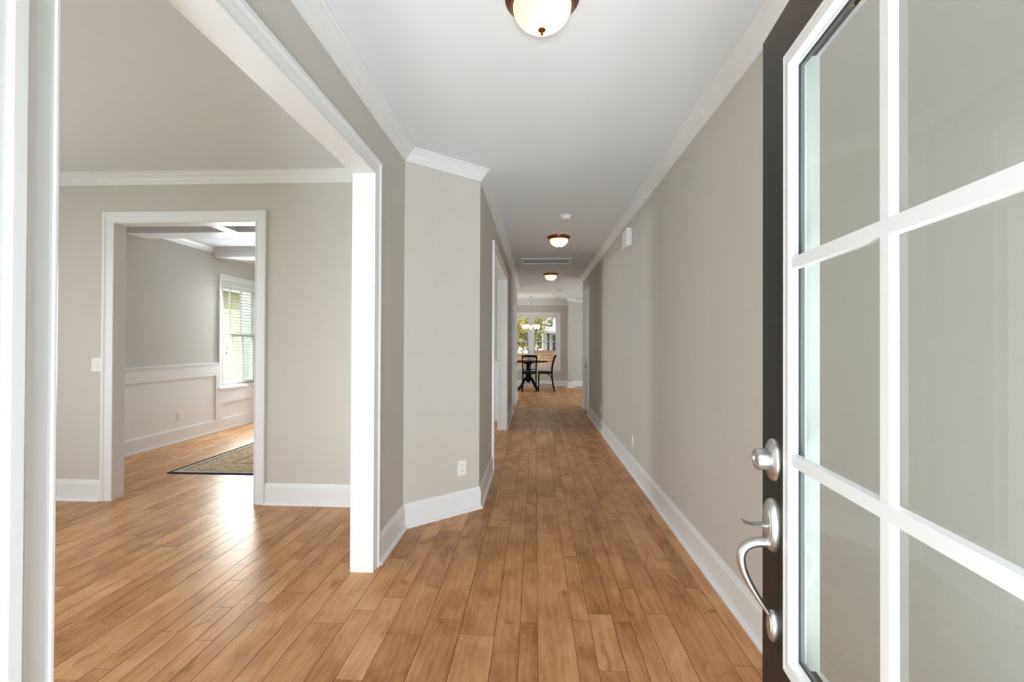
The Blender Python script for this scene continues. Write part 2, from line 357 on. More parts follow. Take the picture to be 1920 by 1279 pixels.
# baseboards
CW = .0954
baseb('baseboard_angled', [(XL, OJ+CW), (XL, C1Y), (XH, C2Y), (XH, HO0-CW)], 'tall white baseboard turning round the angled wall')
baseb('baseboard_left', [(XH, HO1+CW), (XH, LD0-.09)], 'white baseboard on the left hallway wall past the dining opening')
baseb('baseboard_left_far', [(XH, LD1+.09), (XH, YL_END)], 'white baseboard at the far end of the left hallway wall')
baseb('baseboard_right', [(XR, RD0-CW), (XR, .2)], 'long tall white baseboard on the right hallway wall')
baseb('baseboard_right_far', [(XR, YR_END), (XR, RD1+CW)], 'short white baseboard beyond the right hallway door')
baseb('baseboard_study_left', [(XW, YS), (HX0-CW, YS)], 'white baseboard left of the front room doorway')
baseb('baseboard_study_right', [(HX1+CW, YS), (XL-WT, YS), (XL-WT, OJ+CW)], 'white baseboard right of the front room doorway')
baseb('baseboard_back', [(-4.7, YF), (1.02, YF), (1.02, YF-.5), (1.175, YF-.5), (1.175, YF), (4.1, YF)], 'white baseboard under the far breakfast window')

# cased openings -----------------------------------------------------------
def opening(name, frA, frB, u0, u1, z1, wt, label, near_extra=0):
    root = tag(bpy.data.objects.new(name, None), label, 'door casing', kind='structure'); C.objects.link(root); root.empty_display_size = .1
    root.location = frA((u0, 0, 0)); inv = Matrix.Translation(-root.location)
    def part(nm, fill):
        bm = bmesh.new(); fill(bm); bmesh.ops.transform(bm, matrix=inv, verts=bm.verts); return link(nm, bm, 'trim', root)
    part('casing', lambda b: casing(b, frA, u0, u1, z1))
    part('casing', lambda b: casing(b, frB, u0, u1, z1))
    def jam(b):
        bx(b, u0-J+.0005, u0-.0002, -wt, 0, 0, z1+.0002, T=frA); bx(b, u1+.0002, u1+J-.0005, -wt, 0, 0, z1+.0002, T=frA); bx(b, u0-J+.0005, u1+J-.0005, -wt, 0, z1+.0002, z1+J-.0005, T=frA)
    part('jamb', jam)
    return root
frL = Frame((XL, 0), (0, 1), (1, 0)); frLb = Frame((XL-WT, 0), (0, 1), (-1, 0))
o = opening('trim_6', frL, frLb, ONY, OJ, OZ, WT, 'wide white cased opening from the entry into the front room')
for a, b_, t in ((-.118, -.0958, .017), (-.128, -.1185, .012), (-.150, -.1285, .022), (-.176, -.1505, .027)):
    box('backband', (a, b_, 0, t, 0, 2.42), 'trim', o, T=lambda v: Vector((v.y, v.x, v.z)))
frH = Frame((XH, 0), (0, 1), (1, 0)); frHb = Frame((XH-WT, 0), (0, 1), (-1, 0))
opening('trim_7', frH, frHb, HO0, HO1, OZ, WT, 'white cased opening from the hallway into the dining room')
frS = Frame((0, YS), (1, 0), (0, -1)); frSb = Frame((0, YS+HWT), (1, 0), (0, 1))
opening('trim_8', frS, frSb, HX0, HX1, HZ, HWT, 'white cased doorway from the front room into the dining room')

# closed hall doors ------------------------------------------------------
def hall_door(name, fr, u0, u1, z1, label, knob_u, panels):
    root = tag(bpy.data.objects.new(name, None), label, 'door', kind='structure'); C.objects.link(root); root.location = fr((u0, 0, 0)); inv = Matrix.Translation(-root.location)
    def part(nm, m, fill, smooth=False):
        bm = bmesh.new(); fill(bm); bmesh.ops.transform(bm, matrix=inv, verts=bm.verts); return link(nm, bm, m, root, smooth)
    part('casing', 'trim', lambda b: casing(b, fr, u0, u1, z1))
    def slab(b):
        bx(b, u0, u1, -.05, -.012, .008, z1, T=fr)
        sw = .11; bx(b, u0, u0+sw, -.013, -.004, .008, z1, T=fr); bx(b, u1-sw, u1, -.013, -.004, .008, z1, T=fr)
        for a, c in panels: bx(b, u0+sw, u1-sw, -.013, -.004, a, c, T=fr)
    part('door_leaf', 'trim', slab)
    def kn(b):
        lathe(b, [(0, 0), (.032, 0), (.032, .008), (.012, .012), (.011, .035), (.024, .042), (.028, .055), (.022, .068), (0, .072)], 18)
        rot = Matrix(((0, 0, 1), (0, 1, 0), (-1, 0, 0))) if fr.N.x > 0 else Matrix(((0, 0, -1), (0, 1, 0), (1, 0, 0)))
        bmesh.ops.transform(b, matrix=Matrix.Translation(fr((knob_u, -.004, .92))) @ rot.to_4x4(), verts=b.verts)
    part('door_knob', 'nickel', kn, True)
    return root
hall_door('door_2', frH, LD0, LD1, 2.03, 'closed white panel door in the left hallway wall near its far end', LD1-.07, [(.008, .2), (.9, 1.02), (1.9, 2.03)])
frR = Frame((XR, 0), (0, 1), (-1, 0))
hall_door('door_3', frR, RD0, RD1, RDZ, 'tall white door in the right hallway wall near its far end', RD0+.07, [(.008, .2), (1.0, 1.12), (2.2, RDZ)])

# front door leaf, swung open beside the camera --------------------------
DA = math.radians(5.602); dd = Vector((math.sin(DA), math.cos(DA), 0)); DN = Vector((-dd.y, dd.x, 0)); DP = Vector((.5265, 1.1176, 0)); DWID = .914
HINGE = DP-dd*DWID
door = tag(bpy.data.objects.new('door_1', None), 'open dark stained front door with white framed six pane glass and satin nickel handle', 'door', kind='structure'); C.objects.link(door)
door.location = HINGE
# local door axes: x = from latch edge to hinge edge measured as u, y = outward, z
def DT(v): return (DP-HINGE)-dd*v[0]+DN*v[1]+Vector((0, 0, v[2]))
GU0, GU1, GZ0, GZ1 = .1358, .914-.1358, .674, 1.9204
bm = bmesh.new(); st = .152; T_ = .045
bx(bm, 0, .118, -T_, 0, .012, 2.032, T=DT); bx(bm, .118, st, -.012, 0, .012, 2.032, T=DT); link('latch_stile', bm, 'doorwood', door)
bm = bmesh.new(); bx(bm, DWID-.118, DWID, -T_, 0, .012, 2.032, T=DT); bx(bm, DWID-st, DWID-.118, -.012, 0, .012, 2.032, T=DT); link('hinge_stile', bm, 'doorwood', door)
bm = bmesh.new(); bx(bm, st, DWID-st, -T_, 0, GZ1-.012, 2.032, T=DT); link('top_rail', bm, 'doorwood', door)
bm = bmesh.new(); bx(bm, st, DWID-st, -T_, 0, .012, GZ0+.012, T=DT)
bx(bm, st+.05, DWID-st-.05, 0, .006, .2, .55, T=DT); link('bottom_panel', bm, 'doorwood', door)
def gframe(sgn, name):
    prof = [(0, 0), (0, .008), (.003, .011), (.010, .012), (.012, .009), (.015, .012), (.032, .013), (.034, .010), (.036, .002), (.042, .001), (.043, -.0035), (.014, -.0035), (.014, 0)]
    bm = bmesh.new(); rings = []
    for f in (lambda a: (GU0+a, GZ0+a), lambda a: (GU0+a, GZ1-a), lambda a: (GU1-a, GZ1-a), lambda a: (GU1-a, GZ0+a)):
        rings.append([DT((f(a)[0], (t if sgn > 0 else -T_-t), f(a)[1])) for a, t in prof])
    quad_grid(bm, rings, closed_path=True); return link(name, bm, 'trim', door)
gframe(1, 'glass_moulding')
bm = bmesh.new(); rings = []
for f in (lambda a: (GU0+a, GZ0+a), lambda a: (GU0+a, GZ1-a), lambda a: (GU1-a, GZ1-a), lambda a: (GU1-a, GZ0+a)):
    rings.append([DT((f(a)[0], t, f(a)[1])) for a, t in [(-.0175, -.0125), (.006, -.0125), (.010, -.020), (.010, -T_-.010), (-.006, -T_-.012), (-.03, -T_-.006), (-.03, -T_-.0005), (-.0175, -T_-.0005)]])
quad_grid(bm, rings, closed_path=True); link('interior_glass_frame', bm, 'trim', door)
bm = bmesh.new(); rings = []
for a0, t0 in ((0, 0),): pass
prof = [(.043, -.0015), (.0455, -.003), (.0455, -.0115), (.043, -.0115)]
for f in (lambda a: (GU0+a, GZ0+a), lambda a: (GU0+a, GZ1-a), lambda a: (GU1-a, GZ1-a), lambda a: (GU1-a, GZ0+a)):
    rings.append([DT((f(a)[0], t, f(a)[1])) for a, t in prof])
quad_grid(bm, rings, closed_path=True); link('glass_gasket', bm, 'gasket', door)
bm = bmesh.new(); bx(bm, GU0+.02, GU1-.02, -.0095, -.0038, GZ0+.02, GZ1-.02, T=DT); link('glass_pane', bm, 'doorglass', door)
def bar(bm, a0, b0, w0, w1, t0, t1, vertical):
    # trapezoid section bar
    sec = [(-w0, t0), (-w1, t1), (w1, t1), (w0, t0)]
    rings = []
    for e in (a0[1], b0[1]):
        if vertical: rings.append([DT((a0[0]+s, t, e)) for s, t in sec])
        else: rings.append([DT((e, t, a0[0]+s)) for s, t in sec])
    quad_grid(bm, rings)
MU = .457; MZ = (1.492, 1.1058)
for t0, t1 in ((-.0036, .008),):
    bm = bmesh.new(); bar(bm, (MU, GZ0+.04), (MU, GZ1-.04), .0115, .0095, t0, t1, True); link('vertical_muntin', bm, 'trim', door)
    for z in MZ:
        bm = bmesh.new(); bar(bm, (z, GU0+.04), (z, GU1-.04), .0125, .011, t0, t1+(.0008 if t1 > 0 else -.0008), False); link('horizontal_muntin', bm, 'trim', door)
# hardware -------------------------------------------------------------
def plate(bm, uc, zc, hw, hh, t0, t1, ex=2.6, n=28, bulge=.004, inset=.72):
    def ring(k, t): return [DT((uc+hw*k*math.copysign(abs(math.cos(q))**(2/ex), math.cos(q)), t, zc+hh*k*math.copysign(abs(math.sin(q))**(2/ex), math.sin(q)))) for q in [2*math.pi*i/n for i in range(n)]]
    quad_grid(bm, [ring(1, t0), ring(1, t1*.45), ring(.95, t1*.75), ring(.86, t1), ring(inset, t1), ring(inset-.05, t1+bulge*.5), ring(.3, t1+bulge)])
def dcyl(bm, uc, zc, prof, n=24):
    """lathe about the door normal; prof = (radius, t)"""
    rings = [[DT((uc+r*math.cos(q), t, zc+r*math.sin(q))) for q in [2*math.pi*i/n for i in range(n)]] for r, t in prof]
    quad_grid(bm, rings)
HU = .07
bm = bmesh.new(); plate(bm, HU, 1.083, .033, .046, 0, .011, ex=2.1, inset=.8)
db = link('deadbolt', bm, 'nickel', door, True)
bm = bmesh.new(); dcyl(bm, HU, 1.083, [(.0235, .008), (.0235, .036), (.021, .040), (.012, .041), (.0118, .0385)]); link('deadbolt_cylinder', bm, 'nickel', db, True)
bm = bmesh.new(); bx(bm, HU-.0012, HU+.0012, .038, .0392, 1.083-.006, 1.083+.006, T=DT); link('keyhole', bm, 'slot', db)
bm = bmesh.new(); plate(bm, HU, .942, .031, .058, 0, .016, ex=2.1, inset=.74); hsx = link('handle_set', bm, 'nickel', door, True)
bm = bmesh.new()
pts = bez((HU, .014, .938), (HU, .035, .944), (HU, .045, .936), (HU, .064, .946), 10)
rings = []
for i, p in enumerate(pts):
    k = i/10; w = .007+.008*k; h = .0062-.0022*k
    rings.append([DT((p.x+w*math.cos(q), p.y, p.z+h*math.sin(q))) for q in [2*math.pi*j/12 for j in range(12)]])
quad_grid(bm, rings); link('thumb_lever', bm, 'nickel', hsx, True)
bm = bmesh.new()
c1 = bez((HU, .010, .903), (HU, .045, .906), (HU, .068, .895), (HU, .069, .868), 12); c2 = bez((HU, .069, .868), (HU, .070, .835), (HU, .040, .790), (HU, .014, .752), 16)
P_ = c1+c2[1:]; N_ = len(P_)
rings = []
for i, p in enumerate(P_):
    k = i/(N_-1); a = P_[min(i+1, N_-1)]-P_[max(i-1, 0)]; a.normalize(); nn = Vector((0, -a.z, a.y))
    w = .0125-.005*k; h = .0115-.006*k if k < .9 else .005
    rings.append([DT(p+Vector((1, 0, 0))*w*math.cos(q)+nn*h*math.sin(q)) for q in [2*math.pi*j/14 for j in range(14)]])
quad_grid(bm, rings); link('grip', bm, 'nickel', hsx, True)
bm = bmesh.new(); plate(bm, HU, .724, .019, .034, 0, .011, ex=2.1, inset=.7); link('lower_rose', bm, 'nickel', hsx, True)
# white jamb of the entry door with exterior porch outside ------------------
bm = bmesh.new(); bx(bm, DX0, DX0+.02, .04, .21, 0, 2.06); bx(bm, DX1-.0, DX1+.02, .04, .14, 0, 2.06); bx(bm, DX0, DX1, .04, .21, 2.045, 2.06)
tag(link('trim_9', bm, 'trim'), 'white jamb of the front doorway', 'door frame', kind='structure')
tag(box('porch_slab', (-3, 2.5, -2.4, .05, -.2, -.03), 'concrete'), 'grey concrete porch outside the front door', 'porch', kind='structure')

# ------------------------------------------------------------ dining room
def wainscot(name, fr, u0, u1, label, segs, cap=True):
    root = tag(bpy.data.objects.new(name, None), label, 'wainscot', kind='structure'); C.objects.link(root); root.location = fr((u0, 0, 0)); inv = Matrix.Translation(-root.location)
    def part(nm, fill, m='panel'):
        bm = bmesh.new(); fill(bm); bmesh.ops.transform(bm, matrix=inv, verts=bm.verts); return link(nm, bm, m, root)
    def back(b):
        for a, c, top in segs: bx(b, a, c, 0, .006, 0, top, T=fr)
    part('backing_panel', back)
    def rails(b):
        for a, c, top in segs:
            bx(b, a, c, .005, .024, 0, .175, T=fr); bx(b, a, c, .005, .024, top-.17, top, T=fr)
            bx(b, a, a+.075, .005, .024, .175, top-.17, T=fr); bx(b, c-.075, c, .005, .024, .175, top-.17, T=fr)
            # inner bead
            for (p, q, r_, s_) in ((a+.075, c-.075, .175, .187), (a+.075, c-.075, top-.182, top-.17)): bx(b, p, q, .005, .012, r_, s_, T=fr)
            for (p, q) in ((a+.075, a+.087), (c-.087, c-.075)): bx(b, p, q, .005, .012, .187, top-.182, T=fr)
    part('rails', rails)
    def capf(b):
        for a, c, top in segs:
            if cap: bx(b, a, c, 0, .034, top, top+.02, T=fr); bx(b, a, c, 0, .029, top-.018, top, T=fr)
    part('chair_rail', capf, 'trim')
    part('shoe', lambda b: [bx(b, a, c, .023, .036, 0, .02, T=fr) for a, c, top in segs], 'trim')
    return root
frDW = Frame((XW, 0), (0, 1), (1, 0)); frDF = Frame((0, YD2), (1, 0), (0, -1))
wainscot('trim_10', frDW, YS+HWT, 6.86, 'white panelled wainscot with chair rail left of the dining window', [(YS+HWT, 5.16, 1.015), (5.16, 6.845, 1.015)])
wainscot('trim_11', frDW, 6.845, YD2, 'white panelled wainscot under the dining window', [(6.845, YD2-.01, .585)], cap=False)
wainscot('trim_12', frDF, XW+.02, XH-WT, 'white panelled wainscot on the far dining room wall', [(XW+.04, -2.7, 1.015), (-2.7, XH-WT, 1.015)])
tag(link('trim_13', (lambda b: (sweep(b, [(XW, YS+HWT), (XW, YD2), (XH-WT, YD2)], CROWN), b)[1])(bmesh.new()), 'trim'), 'white crown moulding around the dining room ceiling', 'crown moulding', kind='structure')
# coffer beams
def coffer():
    root = tag(bpy.data.objects.new('ceiling_coffers', None), 'white coffered beams crossing the dining room ceiling', 'ceiling beams', kind='structure'); C.objects.link(root)
    BZ = 2.60
    def beam(x0, x1, y0, y1, along):
        bm = bmesh.new(); bx(bm, x0, x1, y0, y1, BZ, CH-.001)
        if along == 'x':
            for s, yy in ((-1, y0), (1, y1)):
                bx(bm, x0, x1, min(yy, yy+s*.03), max(yy, yy+s*.03), CH-.05, CH-.001); bx(bm, x0, x1, min(yy, yy+s*.055), max(yy, yy+s*.055), CH-.02, CH-.001)
                bx(bm, x0, x1, min(yy, yy+s*.012), max(yy, yy+s*.012), BZ, BZ+.02)
        else:
            for s, xx in ((-1, x0), (1, x1)):
                bx(bm, min(xx, xx+s*.03), max(xx, xx+s*.03), y0, y1, CH-.05, CH-.001); bx(bm, min(xx, xx+s*.055), max(xx, xx+s*.055), y0, y1, CH-.02, CH-.001)
                bx(bm, min(xx, xx+s*.012), max(xx, xx+s*.012), y0, y1, BZ, BZ+.02)
        link('beam', bm, 'trim', root)
    ya, yb = YS+HWT, YD2
    for yc in (5.36, 6.86): beam(XW+.001, XH-WT-.001, yc-.13, yc+.13, 'x')
    for xc in (-3.48, -1.95):
        for p, q in ((ya, 5.23), (5.49, 6.73), (6.99, yb)): beam(xc-.06, xc+.06, p, q, 'y')
coffer()

# windows ---------------------------------------------------------------
def window(name, fr, u0, u1, z0, z1, zm, cols, label, casing_=True, parent=None, mun_up=True, stool=(.05, .05)):
    root = tag(bpy.data.objects.new(name, None), label, 'window', kind='structure'); C.objects.link(root); root.location = fr((u0, 0, z0)); inv = Matrix.Translation(-root.location)
    def part(nm, m, fill, par=None):
        bm = bmesh.new(); fill(bm); bmesh.ops.transform(bm, matrix=inv, verts=bm.verts); return link(nm, bm, m, par or root)
    def jam(b):
        for a in ((u0, u0+.02, z0, z1), (u1-.02, u1, z0, z1), (u0+.02, u1-.02, z0, z0+.02), (u0+.02, u1-.02, z1-.02, z1)): bx(b, a[0], a[1], -.15, -.001, a[2], a[3], T=fr)
    part('window_frame', 'trim', jam)
    def sash(b, a, c, t, rows):
        w = .038
        bx(b, u0+.02, u0+.02+w, t-.035, t, a, c, T=fr); bx(b, u1-.02-w, u1-.02, t-.035, t, a, c, T=fr)
        bx(b, u0+.02+w, u1-.02-w, t-.035, t, a, a+w, T=fr); bx(b, u0+.02+w, u1-.02-w, t-.035, t, c-w, c, T=fr)
        W_ = u1-u0-.04-2*w
        for i in range(1, cols):
            uu = u0+.02+w+W_*i/cols; bx(b, uu-.009, uu+.009, t-.025, t-.005, a+w, c-w, T=fr)
    part('upper_sash', 'trim', lambda b: sash(b, zm-.02, z1-.02, -.09, 1))
    part('lower_sash', 'trim', lambda b: sash(b, z0+.02, zm+.02, -.05, 1))
    part('glass', 'glass', lambda b: bx(b, u0+.04, u1-.04, -.108, -.104, zm, z1-.04, T=fr))
    part('glass', 'glass', lambda b: bx(b, u0+.04, u1-.04, -.068, -.064, z0+.04, zm, T=fr))
    if casing_:
        part('window_casing', 'trim', lambda b: casing_u(b, fr, u0, u1, z0, z1))
        part('window_stool', 'trim', lambda b: (bx(b, u0-.11, u1+.11, -.02, stool[0], z0-.028, z0, T=fr), bx(b, u0-.09, u1+.09, 0, .02, z0-.1, z0-.028, T=fr)))
    return root
def casing_u(bm, fr, u0, u1, z0, z1):
    rings = []
    for f in (lambda a: (u0-a, z0), lambda a: (u0-a, z1+a), lambda a: (u1+a, z1+a), lambda a: (u1+a, z0)): rings.append([fr((f(a)[0], t, f(a)[1])) for a, t in CAS])
    quad_grid(bm, rings)
window('window_1', frDW, WD[0], WD[1], WD[2], WD[3], 1.455, 3, 'double hung dining room window with white blind')
frB = Frame((0, YF), (1, 0), (0, -1))
window('window_2', frB, BW[0], BW[1], BW[4], BW[5], 1.42, 2, 'left window of the pair at the far end of the hallway', False)
window('window_3', frB, BW[2], BW[3], BW[4], BW[5], 1.42, 2, 'right window of the pair at the far end of the hallway', False)
bm = bmesh.new(); casing_u(bm, frB, BW[0], BW[3], BW[4], BW[5]); bx(bm, BW[1], BW[2], 0, .02, BW[4], BW[5], T=frB)
bx(bm, BW[0]-.11, BW[3]+.11, -.02, .05, BW[4]-.03, BW[4], T=frB); bx(bm, BW[0]-.09, BW[3]+.09, 0, .02, BW[4]-.1, BW[4]-.03, T=frB)
tag(link('trim_14', bm, 'trim'), 'white casing and sill around the far pair of windows', 'window trim', kind='structure')
def blind(fr, u0, u1, z0, z1, label, pitch=.048, tilt=.10, pulls=False):
    root = empty('window_blind', fr((u0, -.03, z1)), label, 'blind'); inv = Matrix.Translation(-root.location)
    def part(nm, m, fill):
        bm = bmesh.new(); fill(bm); bmesh.ops.transform(bm, matrix=inv, verts=bm.verts); return link(nm, bm, m, root)
    part('head_rail', 'trim', lambda b: bx(b, u0+.003, u1-.003, -.045, .0, z1-.06, z1-.0025, T=fr))
    def sl(b):
        z = z1-.085
        while z > z0+.05:
            rings = [[fr((u, -.022+dt, z+dt*tilt+dz)) for dt, dz in ((-.021, -.001), (0, .0015), (.021, -.001), (.021, -.0022), (0, .0003), (-.021, -.0022))] for u in (u0+.006, u1-.006)]
            quad_grid(b, rings); z -= pitch
    part('slats', 'slat', sl)
    part('bottom_rail', 'slat', lambda b: bx(b, u0+.006, u1-.006, -.042, -.004, z0+.022, z0+.04, T=fr))
    def cd(b):
        n = 2
        for i in range(n):
            uu = u0+(u1-u0)*(.18+.64*i); bx(b, uu-.001, uu+.001, -.001, .0, z0+.03, z1-.05, T=fr); bx(b, uu-.001, uu+.001, -.045, -.044, z0+.03, z1-.05, T=fr)
    part('ladder_cords', 'slat', cd)
    if pulls:
        part('pull_cord', 'slat', lambda b: (bx(b, u0+.086, u0+.088, .003, .005, 1.27, z1-.05, T=fr), bx(b, u0+.070, u0+.072, .003, .005, 1.19, z1-.05, T=fr)))
        for uu, zz in ((u0+.087, 1.25), (u0+.071, 1.17)):
            def tas(b, uu=uu, zz=zz):
                lathe(b, [(0, 0), (.008, .002), (.006, .03), (.002, .038), (0, .038)], 10, c=tuple(fr((uu, .005, zz-.01))))
            part('cord_tassel', 'dark', tas)
    return root
blind(frDW, WD[0]+.02, WD[1]-.02, WD[2]+.02, WD[3]-.02, 'white slatted blind in the dining room window with two cord pulls', pulls=True)
blind(frB, BW[0]+.02, BW[1]-.02, BW[4]+.02, BW[5]-.02, 'white slatted blind in the left window of the far pair')
blind(frB, BW[2]+.02, BW[3]-.02, BW[4]+.02, BW[5]-.02, 'white slatted blind in the right window of the far pair')

# rug ---------------------------------------------------------------------
def rug_mat():
    m = bpy.data.materials.new('oriental_rug_weave'); m.use_nodes = True; n = m.node_tree.nodes; l = m.node_tree.links; b = n['Principled BSDF']
    b.inputs['Roughness'].default_value = .95; b.inputs['Specular IOR Level'].default_value = .1
    tc = n.new('ShaderNodeTexCoord'); sp = n.new('ShaderNodeSeparateXYZ'); l.new(tc.outputs['Object'], sp.inputs[0])
    def mth(op, a, c=None):
        q = n.new('ShaderNodeMath'); q.operation = op
        for i, x in enumerate((a, c)):
            if x is None: continue
            if isinstance(x, (int, float)): q.inputs[i].default_value = x
            else: l.new(x, q.inputs[i])
        return q.outputs[0]
    hx, hy = 1.15, 1.5
    dx = mth('SUBTRACT', hx, mth('ABSOLUTE', sp.outputs[0])); dy = mth('SUBTRACT', hy, mth('ABSOLUTE', sp.outputs[1])); de = mth('MINIMUM', dx, dy)
    # motif mask
    vo = n.new('ShaderNodeTexVoronoi'); vo.inputs['Scale'].default_value = 9; l.new(tc.outputs['Object'], vo.inputs['Vector'])
    nz = n.new('ShaderNodeTexNoise'); nz.inputs['Scale'].default_value = 22; nz.inputs['Detail'].default_value = 3; nz.inputs['Distortion'].default_value = 1.5; l.new(tc.outputs['Object'], nz.inputs['Vector'])
    r1 = n.new('ShaderNodeValToRGB'); l.new(vo.outputs['Distance'], r1.inputs[0]); e = r1.color_ramp.elements
    e[0].position = .16; e[0].color = lin((120, 88, 66)); e[1].position = .5; e[1].color = lin((190, 162, 130))
    x = e.new(.3); x.color = lin((222, 200, 168)); x = e.new(.4); x.color = lin((158, 134, 106))
    r2 = n.new('ShaderNodeValToRGB'); l.new(nz.outputs['Fac'], r2.inputs[0]); e = r2.color_ramp.elements
    e[0].position = .42; e[0].color = lin((140, 118, 92)); e[1].position = .58; e[1].color = lin((214, 192, 160))
    mm = n.new('ShaderNodeMix'); mm.data_type = 'RGBA'; mm.inputs[0].default_value = .5; l.new(r1.outputs[0], mm.inputs[6]); l.new(r2.outputs[0], mm.inputs[7])
    # navy medallion + corner pieces with wavy outline
    rx = mth('DIVIDE', mth('ABSOLUTE', sp.outputs[0]), .62); ry = mth('DIVIDE', mth('ABSOLUTE', sp.outputs[1]), .95)
    rad = mth('ADD', mth('ADD', rx, ry), mth('MULTIPLY', nz.outputs['Fac'], .5))
    med = mth('LESS_THAN', rad, 1.28)
    navy = n.new('ShaderNodeMix'); navy.data_type = 'RGBA'; l.new(mth('GREATER_THAN', nz.outputs['Fac'], .56), navy.inputs[0]); navy.inputs[6].default_value = lin((44, 52, 70)); navy.inputs[7].default_value = lin((150, 140, 120))
    m2 = n.new('ShaderNodeMix'); m2.data_type = 'RGBA'; l.new(med, m2.inputs[0]); l.new(mm.outputs[2], m2.inputs[6]); l.new(navy.outputs[2], m2.inputs[7])
    def band(src, lo_, hi_, col):
        k = mth('MULTIPLY', mth('GREATER_THAN', de, lo_), mth('LESS_THAN', de, hi_)); q = n.new('ShaderNodeMix'); q.data_type = 'RGBA'
        l.new(k, q.inputs[0]); l.new(src, q.inputs[6]); q.inputs[7].default_value = lin(col); return q.outputs[2]
    c = m2.outputs[2]
    c = band(c, .40, .415, (78, 80, 84)); c = band(c, .10, .115, (120, 112, 92)); c = band(c, .035, .07, (188, 186, 170)); c = band(c, -1, .035, (34, 42, 60))
    l.new(c, b.inputs['Base Color'])
    bu = n.new('ShaderNodeBump'); bu.inputs['Strength'].default_value = .4; bu.inputs['Distance'].default_value = .003; n2 = n.new('ShaderNodeTexNoise'); n2.inputs['Scale'].default_value = 350; l.new(tc.outputs['Object'], n2.inputs['Vector']); l.new(n2.outputs['Fac'], bu.inputs['Height']); l.new(bu.outputs[0], b.inputs['Normal'])
    return m
bm = bmesh.new(); bx(bm, -1.15, 1.15, -1.5, 1.5, .0005, .009)
rg = link('area_rug', bm, rug_mat()); rg.location = (-3.74+1.15, 4.607+1.5, 0); bevel(rg, .003)
tag(rg, 'beige and navy oriental rug on the dining room floor', 'rug')

# ------------------------------------------------------------ wall plates
def outlet(fr, uc, zc, label, w=.072, h=.118):
    root = empty('outlet', fr((uc, 0, zc)), label, 'outlet'); inv = Matrix.Translation(-root.location)
    def part(nm, m, fill, p=root):
        bm = bmesh.new(); fill(bm); bmesh.ops.transform(bm, matrix=inv, verts=bm.verts); return link(nm, bm, m, p)
    p = part('cover_plate', 'plate', lambda b: bx(b, uc-w/2, uc+w/2, .0003, .006, zc-h/2, zc+h/2, T=fr)); bevel(p, .003)
    for dz in (-.02, .02):
        rc = part('receptacle', 'plate', lambda b: bx(b, uc-.016, uc+.016, .004, .009, zc+dz-.014, zc+dz+.014, T=fr)); bevel(rc, .003)
        part('slots', 'slot', lambda b: (bx(b, uc-.008, uc-.0055, .0088, .0096, zc+dz-.003, zc+dz+.006, T=fr), bx(b, uc+.0055, uc+.008, .0088, .0096, zc+dz-.003, zc+dz+.006, T=fr), bx(b, uc-.002, uc+.002, .0088, .0096, zc+dz-.010, zc+dz-.007, T=fr)), rc)
    return root
dA = Vector((XH-XL, C2Y-C1Y)).normalized(); frA = Frame((XL, C1Y), dA, (dA.y, -dA.x))
outlet(frA, .504, .352, 'white outlet low on the short angled wall', .078)
outlet(frR, 4.94, .332, 'white outlet on the right hallway wall, nearer of two')
outlet(frR, 7.36, .317, 'white outlet on the right hallway wall, farther one near the end')
outlet(Frame((XW+.006, 0), (0, 1), (1, 0)), 6.07, .344, 'white outlet in the panelled wainscot of the dining room')
def switch(fr, uc, zc, label, w=.075, h=.118):
    root = empty('light_switch', fr((uc, 0, zc)), label, 'light switch'); inv = Matrix.Translation(-root.location)
    def part(nm, fill):
        bm = bmesh.new(); fill(bm); bmesh.ops.transform(bm, matrix=inv, verts=bm.verts); return link(nm, bm, 'plate', root)
    bevel(part('cover_plate', lambda b: bx(b, uc-w/2, uc+w/2, .0003, .006, zc-h/2, zc+h/2, T=fr)), .003)
    bevel(part('rocker', lambda b: bx(b, uc-.016, uc+.016, .005, .010, zc-.033, zc+.033, T=fr)), .002)
switch(frS, -3.692, 1.142, 'white light switch beside the front room doorway', .09)
switch(frH, 8.33, 1.50, 'white light switch on the left hallway wall past the dining opening')
# door chime box
ch = empty('door_chime', frR((5.14, 0, 2.475)), 'white door chime box high on the right hallway wall', 'door chime'); inv = Matrix.Translation(-ch.location)
bm = bmesh.new(); bx(bm, 5.02, 5.25, .0003, .018, 2.385, 2.565, T=frR); bmesh.ops.transform(bm, matrix=inv, verts=bm.verts); link('chime_base', bm, 'plate', ch)
bm = bmesh.new(); bx(bm, 5.01, 5.26, .017, .058, 2.378, 2.572, T=frR); bmesh.ops.transform(bm, matrix=inv, verts=bm.verts); bevel(link('chime_cover', bm, 'plate', ch), .006, 3)

# ------------------------------------------------------------ ceiling fixtures
def ceiling_light():
    root = bpy.data.objects.new('ceiling_light', None); C.objects.link(root)
    bm = bmesh.new(); lathe(bm, [(0, 0), (.146, 0), (.152, -.006), (.150, -.014), (.140, -.020), (.138, -.026), (.128, -.032), (.124, -.040), (.116, -.041), (.116, -.034), (0, -.034)], 48); link('rim', bm, 'bronze', root, True)
    bm = bmesh.new(); pr_ = [(.119, -.036)]+[(.119*math.cos(a), -.036-.098*math.sin(a)) for a in [math.pi/2*i/12 for i in range(1, 12)]]+[(0, -.134)]
    lathe(bm, pr_, 48); link('glass_bowl', bm, 'alabaster', root, True)
    bm = bmesh.new(); lathe(bm, [(0, -.132), (.014, -.132), (.016, -.137), (.010, -.142), (.005, -.146), (.0065, -.151), (.0055, -.156), (0, -.158)], 20); link('finial', bm, 'bronze', root, True)
    bm = bmesh.new(); bmesh.ops.create_uvsphere(bm, u_segments=14, v_segments=10, radius=.028); bmesh.ops.translate(bm, vec=(.045, 0, -.072), verts=bm.verts)
    link('bulb', bm, bulbm, root, True)
    return root
bulbm = bpy.data.materials.new('lit_bulb'); bulbm.use_nodes = True
